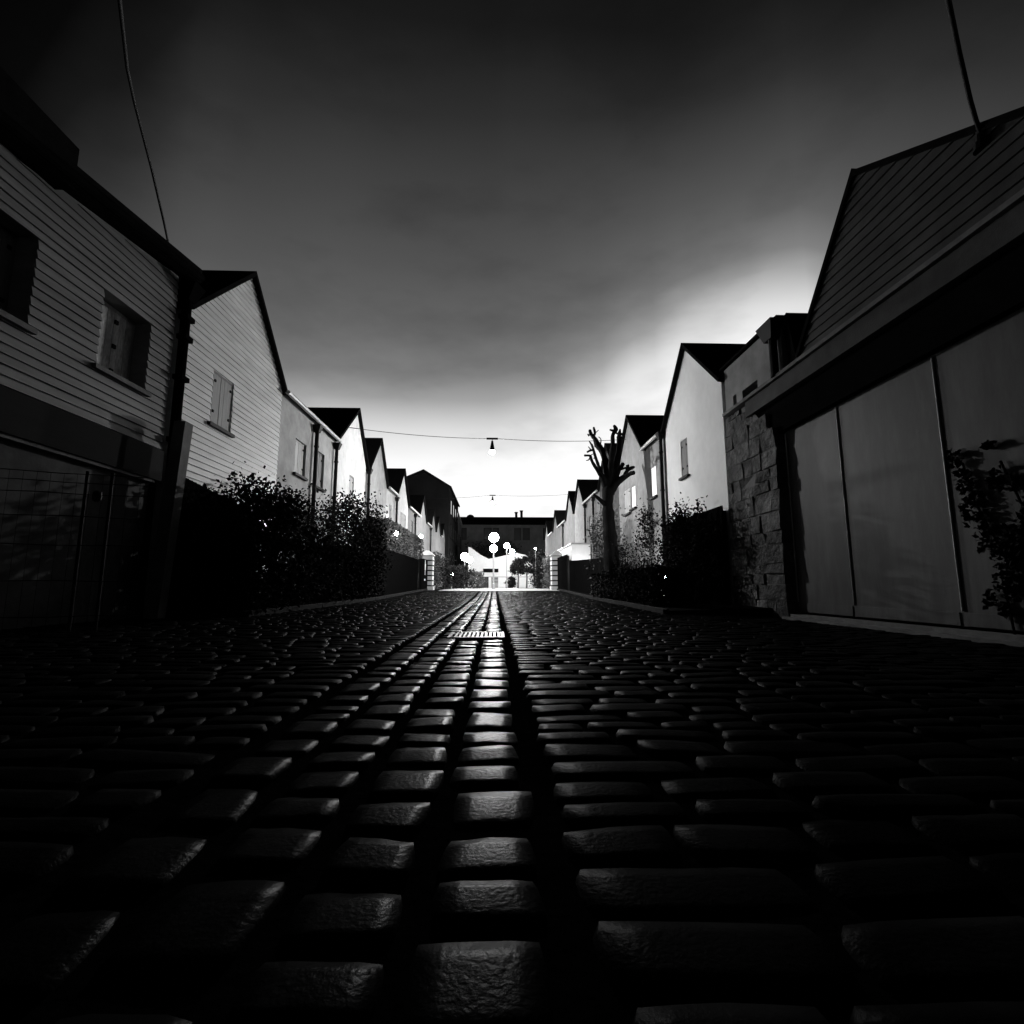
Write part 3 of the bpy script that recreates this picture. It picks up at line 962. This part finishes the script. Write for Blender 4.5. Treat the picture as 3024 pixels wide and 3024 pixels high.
def hung_lamp(x, y, z, label, la, ra, wl, bm='bulb'):
    t = thing('hanging_lamp', label, 'street lamp', (x, y, z), 'cone lamps hung on wires over the lane')
    k = MB().box(x - .25, x + .25, y - .04, y + .04, z - .035, z + .035)
    k.build('crossbar', M['dark_metal'], t)
    MB().lathe(x, y, [(.012, z - .14), (.012, z - .036)], 8).build('hook', M['dark_metal'], t)
    MB().lathe(x, y, [(.045, z - .10), (.05, z - .16), (.075, z - .3), (.115, z - .50), (.125, z - .55), (.115, z - .55), (.07, z - .33), (.04, z - .2)], 20).build('shade', M['dark_metal'], t, True)
    MB().ball((x, y, z - .60), .115, 18, 12).build('bulb', M[bm], t, True)
    for a, b, lab in ((la, (x - .25, y, z), wl[0]), ((x + .25, y, z), ra, wl[1])):
        a = Vector(a); b = Vector(b)
        pts = [a.lerp(b, f) - Vector((0, 0, .10 * 4 * f * (1 - f))) for f in np.linspace(0, 1, 10)]
        tag(MB().tube(pts, .012, 6).build('lamp_wire', M['dark_metal'], None), lab, 'wire')


hung_lamp(-.13, 22, 7.02, 'nearer dark cone lamp hung on a wire above the cobbled lane', (-6.0, 20.5, 7.0), (6.0, 22.6, 7.22),
          ('wire from the left white gable to the nearer hung cone lamp', 'wire from the nearer hung cone lamp to the house behind the tree'))
hung_lamp(-.19, 41, 7.82, 'farther small cone lamp hung above the roof of the long building', (-5.98, 42.2, 7.75), (5.98, 40.2, 7.8),
          ('faint wire on the left of the farther hung lamp', 'faint wire on the right of the farther hung lamp'), 'bulb_strong')

# cables at the top of the picture
pts = [(-6.11, 9.1, 6.66), (-5.85, 8.4, 6.94), (-5.43, 7.4, 7.1), (-4.87, 6.2, 7.03), (-4.53, 5.6, 6.87), (-3.88, 4.6, 6.55), (-3.47, 4.0, 6.32), (-2.6, 2.6, 5.9)]
t = thing('overhead_cable', 'thin dark cable rising from the roof corner of the near clapboard house', 'cable', (-6.11, 9.1, 6.66))
MB().tube(pts, .020, 8).build('cable', M['dark_metal'], t, True)
MB().lathe(-6.11, 9.1, [(.05, 6.4), (.06, 6.5), (.04, 6.62)], 10).build('insulator', M['dark_metal'], t)
P0 = Vector((5.98, 5.40, 6.02))
pts = [P0 + Vector((0, 0, .1)), (5.83, 5.3, 6.2), (5.63, 5.15, 6.31), (5.2, 4.8, 6.51), (4.62, 4.3, 6.54), (3.95, 3.7, 6.25), (2.6, 2.4, 5.9)]
t = thing('overhead_cable', 'thick dark cable rising from the garage roof edge through an insulator', 'cable', tuple(P0))
MB().tube(pts, .026, 8).build('cable', M['dark_metal'], t, True)
MB().lathe(P0.x, P0.y, [(.10, P0.z - .12), (.09, P0.z - .02), (.06, P0.z + .0), (.06, P0.z + .08), (.045, P0.z + .1), (.055, P0.z + .18), (.02, P0.z + .2)], 12).build('insulator', M['dark_metal'], t)


# ================================================================== plants
def shrub(name, label, cx, cy, rx, ry, h, n, size, m='leaf', group=None, bare=0.0, cat='shrub', stems=7):
    t = thing(name, label, cat, (cx, cy, g(cx, cy)), group)
    z0 = g(cx, cy) + .05
    # clumps spread through a column-shaped volume
    k = 36
    cl_ = []
    for i in range(k):
        f = random.random() ** .75
        a = random.uniform(0, 6.283)
        rr = math.sqrt(random.random()) * (0.98 if f < .85 else .75)
        cl_.append((cx + rx * rr * math.cos(a), cy + ry * rr * math.sin(a), z0 + h * (bare + (1 - bare) * f) * random.uniform(.93, 1.0)))
    cl_ = np.array(cl_)
    idx = rng.integers(0, k, n)
    sig = np.array([min(rx, ry) * .30, ry * .24, h * .075])
    p = cl_[idx] + rng.normal(size=(n, 3)) * sig
    p[:, 2] = np.clip(p[:, 2], z0 + .02, None)
    MB().leaves(p, size).build('foliage', M[m], t)
    sm = MB()
    for i in range(stems):
        c = cl_[random.randrange(k)]
        b = (cx + random.uniform(-.5, .5) * rx, cy + random.uniform(-.5, .5) * ry, z0 - .1)
        mid = tuple((b[j] + c[j]) / 2 + random.uniform(-.08, .08) for j in range(3))
        sm.tube([b, mid, tuple(c)], [.03, .02, .007], 6)
    sm.build('stem', M['bark'], t)
    return t


def clipped(name, label, x0, x1, y0, y1, h, n, size, m='leaf', cat='hedge', z0=0.0, dens=1.0):
    cx, cy = (x0 + x1) / 2, (y0 + y1) / 2
    t = thing(name, label, cat, (cx, cy, g(cx, cy)))
    zb = g(cx, cy) + z0
    p = rng.uniform(size=(n, 3)) * np.array([x1 - x0, y1 - y0, h - z0]) + np.array([x0, y0, zb])
    # pull most leaves to the skin
    sk = rng.random(n) < .7
    ax = rng.integers(0, 4, n)
    jit = rng.normal(0, .04, n)
    p[:, 0] = np.where(sk & (ax == 0), x0 + jit, np.where(sk & (ax == 1), x1 + jit, p[:, 0]))
    p[:, 2] = np.where(sk & (ax == 2), zb + h - z0 + jit, p[:, 2])
    p[:, 1] = np.where(sk & (ax == 3), y0 + jit, p[:, 1])
    MB().leaves(p, size).build('foliage', M[m], t)
    sm = MB()
    for y in np.arange(y0 + .2, y1, .7):
        sm.tube([(cx, y, g(cx, y) - .05), (cx + random.uniform(-.1, .1), y, zb + (h - z0) * .8)], [.035, .015], 6)
    sm.build('stem', M['bark'], t)
    return t


# left: dark screen in front of the white clapboard house
t = thing('board_fence', 'dark board fence behind the concrete pier, partly under the shrubs', 'fence', (-5.8, 10.6, 0))
m = MB()
for i in range(26):
    y = 9.35 + i * .13
    m.box(-5.84, -5.80, y, y + .122, -.05, 2.62 - .012 * i)
m.build('boards', M['blackpaint'], t)
for y in (9.4, 11.0, 12.6):
    MB().box(-5.95, -5.842, y, y + .1, -.05, 2.4).build('post', M['dark_metal'], t)
shrub('shrub', 'lowest dark shrub right beside the concrete pier', -5.0, 10.35, .75, .9, 2.42, 5200, .085, group='dark shrubs of the left bed')
shrub('shrub', 'dark shrub under the shuttered window of the white clapboard house', -4.95, 12.3, .8, 1.1, 2.68, 5200, .088, group='dark shrubs of the left bed')
shrub('shrub', 'dark shrub with bright gaps in front of the dark-shuttered wing', -4.9, 14.8, .8, 1.2, 2.85, 4200, .095, group='dark shrubs of the left bed')
shrub('shrub', 'dark shrub below the second white gable, with a ragged top', -4.85, 17.4, .8, 1.2, 3.25, 4600, .105, group='dark shrubs of the left bed')
shrub('shrub', 'tallest dark shrub at the far end of the left bed', -4.95, 19.9, .6, .95, 3.6, 4600, .115, group='dark shrubs of the left bed')
clipped('undergrowth', 'low dark undergrowth along the foot of the left shrubs', -5.5, -4.45, 9.5, 21.3, 1.55, 9000, .11, cat='undergrowth')
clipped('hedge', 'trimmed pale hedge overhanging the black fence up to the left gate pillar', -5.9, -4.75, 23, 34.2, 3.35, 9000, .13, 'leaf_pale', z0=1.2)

# right: creeper screen, shrubs and stems
t = thing('board_fence', 'dark board fence behind the ragged right shrubs, ending at the stone pier', 'fence', (5.8, 14.5, 0))
m = MB()
for i in range(37):
    y = 12.78 + i * .128
    m.box(5.80, 5.84, y, y + .12, -.05, 2.62)
m.build('boards', M['blackpaint'], t)
for y in (12.85, 14.4, 15.9):
    MB().box(5.845, 5.95, y, y + .1, -.05, 2.5).build('post', M['dark_metal'], t)
shrub('shrub', 'tall ragged dark shrub right beside the stone pier', 5.45, 13.35, .3, .5, 2.5, 2600, .085, group='dark shrubs of the right bed', stems=12)
shrub('shrub', 'tall ragged dark shrub below the slit shutter of the white gable house', 5.4, 14.5, .32, .55, 2.7, 2600, .085, group='dark shrubs of the right bed', stems=12)
shrub('shrub', 'ragged dark shrub in the middle of the right board fence', 5.4, 15.6, .32, .5, 2.5, 2300, .085, group='dark shrubs of the right bed', stems=12)
shrub('shrub', 'thin dark shrub at the foot of the drainpipe right of the lit windows', 5.2, 16.9, .45, .4, 2.9, 1500, .085, group='dark shrubs of the right bed')
shrub('shrub', 'sparse upright shrub in front of the lit white wall, right of the tree', 4.9, 18.2, .5, .5, 1.9, 700, .08, 'leaf', group='dark shrubs of the right bed', stems=16)
shrub('shrub', 'leggy shrub of thin stems close to the tree trunk', 5.0, 19.9, .5, .7, 2.3, 800, .08, 'leaf', group='dark shrubs of the right bed', stems=18)
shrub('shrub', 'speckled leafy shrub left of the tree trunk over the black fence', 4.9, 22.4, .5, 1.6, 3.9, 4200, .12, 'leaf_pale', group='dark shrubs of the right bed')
clipped('undergrowth', 'low dark undergrowth along the kerb of the right bed', 3.95, 4.9, 12.6, 20.6, 1.0, 7000, .10, cat='undergrowth')

# pollarded tree
CPX, CPY, FPX = 1512.0, 1512.0, 1512.0
_p, _y = R(8.13), R(1.937)
fw = Vector((math.sin(_y) * math.cos(_p), math.cos(_y) * math.cos(_p), math.sin(_p)))
rt = Vector((math.cos(_y), -math.sin(_y), 0)); upv = rt.cross(fw)


def T(u, v, y=20.0):
    """sketch coordinates of the tree, laid out on the upright plane where it stands"""
    d = fw + rt * ((1650 + u * .18116) - CPX) / FPX + upv * (CPY - (1220 + v * .18116)) / FPX
    return Vector((0, 0, .6)) + d * (y / d.y)


t = thing('pollarded_tree', 'bare pollarded tree with knobbly stubs in front of the right row', 'tree', tuple(T(880, 3060)))
tr = MB()
def limb(pts, rad, dy=0.0, mb=None):
    n = len(pts)
    P = [T(u, v, 20.0 + dy * i / max(1, n - 1)) for i, (u, v) in enumerate(pts)]
    # resample smoothly
    Q, Rr = [], []
    for i in range(n - 1):
        p0, p1, p2, p3 = P[max(i - 1, 0)], P[i], P[i + 1], P[min(i + 2, n - 1)]
        for s in np.linspace(0, 1, 5)[:-1 if i < n - 2 else None]:
            Q.append(0.5 * ((2 * p1) + (-p0 + p2) * s + (2 * p0 - 5 * p1 + 4 * p2 - p3) * s * s + (-p0 + 3 * p1 - 3 * p2 + p3) * s ** 3))
            Rr.append((rad[i] * (1 - s) + rad[i + 1] * s) * random.uniform(1.18, 1.45))
    (mb or tr).tube(Q, Rr, 9)
def knob(u, v, r, dy=0.0, mb=None):
    p = T(u, v, 20.0 + dy)
    (mb or tr).ball(p, r, 9, 7)
limb([(905, 3080), (875, 2700), (850, 2200), (820, 1800), (800, 1480), (805, 1200)], [.30, .26, .225, .18, .165, .18])
tr.build('trunk', M['bark'], t, True)
cr_ = MB()
L_ = lambda *a, **k: limb(*a, mb=cr_, **k)
K_ = lambda *a, **k: knob(*a, mb=cr_, **k)
L_([(800, 1300), (720, 1060), (630, 930), (545, 790), (515, 700), (430, 690)], [.13, .10, .06, .045, .04, .03], dy=-.4)
L_([(515, 720), (490, 760), (445, 775)], [.03, .02, .01]); L_([(515, 690), (560, 665)], [.02, .01])
K_(430, 690, .05)
L_([(700, 1010), (650, 860), (595, 700), (548, 540), (495, 455)], [.07, .05, .045, .04, .015], dy=.3)
L_([(560, 600), (510, 610), (465, 635)], [.035, .035, .03]); L_([(540, 520), (555, 515)], [.04, .03]); L_([(520, 590), (480, 545)], [.02, .012]); L_([(600, 720), (570, 740)], [.025, .02])
K_(470, 632, .04)
L_([(810, 1250), (790, 900), (735, 700), (690, 590), (635, 520), (590, 420), (545, 370), (510, 300)], [.16, .12, .09, .09, .11, .07, .06, .05], dy=.6)
K_(640, 530, .12, dy=.3); K_(510, 290, .07); K_(520, 330, .06)
L_([(550, 380), (590, 330), (570, 235)], [.045, .04, .035]); K_(572, 240, .045); L_([(500, 370), (470, 340)], [.035, .02]); L_([(590, 330), (650, 275)], [.015, .010])
L_([(680, 520), (688, 430), (650, 385)], [.02, .015, .012])
L_([(840, 1200), (850, 850), (880, 520), (882, 360), (930, 270), (900, 200)], [.14, .10, .065, .06, .07, .035], dy=-.5)
K_(930, 255, .07); L_([(900, 290), (830, 270)], [.04, .025])
L_([(860, 1150), (950, 800), (982, 520), (985, 390), (1000, 265)], [.13, .09, .07, .08, .03], dy=.5)
K_(990, 340, .10); L_([(990, 350), (1060, 335)], [.05, .03]); L_([(950, 340), (930, 290)], [.03, .02]); L_([(1010, 400), (1060, 405)], [.02, .015])
L_([(840, 1300), (940, 1140), (1060, 1050), (1160, 990), (1225, 970)], [.14, .11, .09, .07, .06], dy=-.7)
K_(1200, 975, .07, dy=-.6)
L_([(1060, 1050), (1115, 940), (1200, 890), (1225, 900)], [.06, .055, .06, .05]); K_(1205, 885, .065); L_([(1115, 940), (1125, 850)], [.05, .05]); K_(1130, 860, .06)
L_([(880, 1180), (980, 930), (1050, 830)], [.1, .07, .06], dy=.4); K_(1040, 835, .085, dy=.4)
L_([(960, 930), (1100, 890)], [.04, .03])
L_([(790, 1520), (700, 1440), (640, 1385), (570, 1330)], [.09, .065, .055, .04], dy=-.3); K_(575, 1325, .05, dy=-.3)
cr_.build('crown', M['bark'], t, True)

# far trees and bushes in front of the pavilion
def small_tree(x, y, h, r, label, m='leaf', n=1500, size=.2, trunk_m='concrete'):
    t = thing('small_tree', label, 'tree', (x, y, g(x, y)), 'small trees beyond the gate')
    z0 = g(x, y)
    MB().tube([(x, y, z0 - .1), (x + .04, y, z0 + h * .35), (x - .03, y, z0 + h * .6)], [.10, .085, .06], 8).build('trunk', M[trunk_m], t, True)
    k = 22
    c = np.array([(x + r * math.sqrt(random.random()) * math.cos(a), y + r * math.sqrt(random.random()) * math.sin(a), z0 + h * random.uniform(.5, .95)) for a in np.linspace(0, 6.28 * 3, k)])
    p = c[rng.integers(0, k, n)] + rng.normal(size=(n, 3)) * r * .2
    MB().leaves(p, size).build('crown', M[m], t)


def bush(x, y, h, r, label, m='leaf', n=1400, size=.17):
    t = shrub('bush', label, x, y, r, r, h, n, size, m, group='bushes beyond the gate', cat='bush', stems=4)


small_tree(2.55, 56, 3.3, .75, 'left one of the two small dark trees before the white pavilion')
small_tree(3.45, 55.5, 3.4, .85, 'right one of the two small dark trees before the white pavilion', trunk_m='concrete')
bush(4.6, 50, 2.3, .9, 'rounded dark bush between the small trees and the right pillar')
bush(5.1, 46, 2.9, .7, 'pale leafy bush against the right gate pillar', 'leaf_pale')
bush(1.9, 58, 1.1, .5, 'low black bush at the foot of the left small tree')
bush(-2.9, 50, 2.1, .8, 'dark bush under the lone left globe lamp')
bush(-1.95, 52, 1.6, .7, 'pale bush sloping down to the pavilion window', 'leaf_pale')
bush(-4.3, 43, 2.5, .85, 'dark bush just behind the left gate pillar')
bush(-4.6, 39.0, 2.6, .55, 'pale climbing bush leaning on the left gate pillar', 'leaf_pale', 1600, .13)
bush(-3.6, 46.5, 1.9, .7, 'dark bush between the left pillar and the lone globe lamp')
bush(-1.4, 78, 6.5, 2.1, 'dark broad bush rising behind the dip of the pavilion roof', n=2200, size=.3)
bush(2.0, 79, 6.3, 1.9, 'dark bush rising behind the pavilion between the globe lamps', n=2000, size=.3)
bush(6.3, 66, 5.0, 1.6, 'dark bush right of the white pavilion', n=1800, size=.28)
# bollard lamp left of the bushes
t = thing('bollard_light', 'short pale post with a square lit head before the left bushes', 'bollard light', (-4.0, 52, g(0, 52)))
MB().tube([(-4.0, 48.5, g(0, 50)), (-4.0, 48.5, 1.55)], .07, 10).build('post', M['white'], t)
MB().box(-4.12, -3.88, 48.4, 48.6, 1.55, 1.85).build('head', M['gardenlight'], t)


def garden_light(x, y, z, r, label):
    t = thing('garden_light', label, 'garden light', (x, y, g(x, y)), 'garden lights behind the hedges')
    MB().tube([(x, y, g(x, y)), (x, y, z - r)], .03, 8).build('post', M['dark_metal'], t)
    MB().ball((x, y, z), r, 14, 10).build('globe', M['gardenlight'], t, True)


garden_light(-5.75, 13.45, 2.15, .11, 'round garden light glowing between the left shrubs')
garden_light(-5.5, 28.6, 3.45, .16, 'round garden light at the left end of the trimmed hedge')
garden_light(5.6, 18.0, .75, .16, 'round garden light behind the thin right shrub')
garden_light(5.6, 16.4, .85, .15, 'added fill light low between the right board fence and its shrubs')  # extra lamp added to brighten the foot of the white gable wall
garden_light(-4.95, 34.5, 3.85, .12, 'round garden light at the lit end of the trimmed hedge, above the left pillar')
garden_light(5.1, 30.4, 1.5, .13, 'added fill light behind the right black fence, lighting the white outbuilding')  # unseen lamp, added only to brighten the outbuilding front

# dark creeper clinging to the nearest garage door
t = thing('climbing_ivy', 'dark ragged creeper climbing the nearest garage door', 'ivy', (6.1, 6.0, 0))
sp = ((6.95, 2.38, .10, .15), (6.85, 2.05, .12, .17), (6.78, 1.72, .16, .27), (6.62, 1.30, .14, .25), (6.45, .95, .14, .22), (6.40, .60, .16, .18), (6.28, 1.15, .13, .25),
      (6.42, 2.0, .10, .13), (6.18, 1.9, .06, .10), (6.05, 1.45, .13, .22), (6.45, 2.45, .10, .05), (6.70, .42, .08, .11), (6.5, .28, .08, .11), (6.0, .9, .12, .3), (5.8, 1.6, .12, .3))
P_ = []
for cy, cz, ry, rz in sp:
    n_ = int(3400 * ry * rz) + 16
    a = rng.uniform(0, 6.283, n_); q = np.sqrt(rng.random(n_)) * (1 + .25 * np.sin(3 * a + cy * 9) + .15 * np.sin(7 * a + cz * 5))
    P_.append(np.stack([rng.uniform(6.2 - .09, 6.2 - .03, n_), cy * .931 + ry * q * np.cos(a), (cz - .6) * .931 + .6 + rz * q * np.sin(a)], 1))
MB().leaves(np.concatenate(P_), .075).build('foliage', M['leaf'], t)
st = MB()
for pts in ([(6.16, 6.0, .0), (6.17, 6.05, .5), (6.16, 5.95, .9), (6.17, 6.15, 1.3), (6.16, 6.3, 1.7), (6.17, 6.4, 2.2)], [(6.16, 6.05, .5), (6.17, 5.8, 1.0), (6.16, 5.7, 1.5), (6.17, 5.9, 2.1)]):
    st.tube(pts, .014, 6)
st.build('stem', M['bark'], t)

# low picket fence between the drainpipe and the tree
t = thing('picket_fence', 'low ragged black picket fence in front of the lit wall right of the tree', 'fence', (5.1, 18.5, 0))
m = MB()
for i in range(40):
    y = 16.1 + i * .125
    h_ = random.uniform(1.05, 1.5)
    m.hexa([(5.08, y, .0), (5.11, y, .0), (5.11, y + .105, .0), (5.08, y + .105, .0), (5.08, y + .03, h_), (5.11, y + .03, h_), (5.11, y + .075, h_), (5.08, y + .075, h_)])
m.build('pickets', M['blackpaint'], t)
MB().box(5.115, 5.15, 16.1, 21.1, .35, .43).box(5.115, 5.15, 16.1, 21.1, .9, .98).build('rails', M['blackpaint'], t)
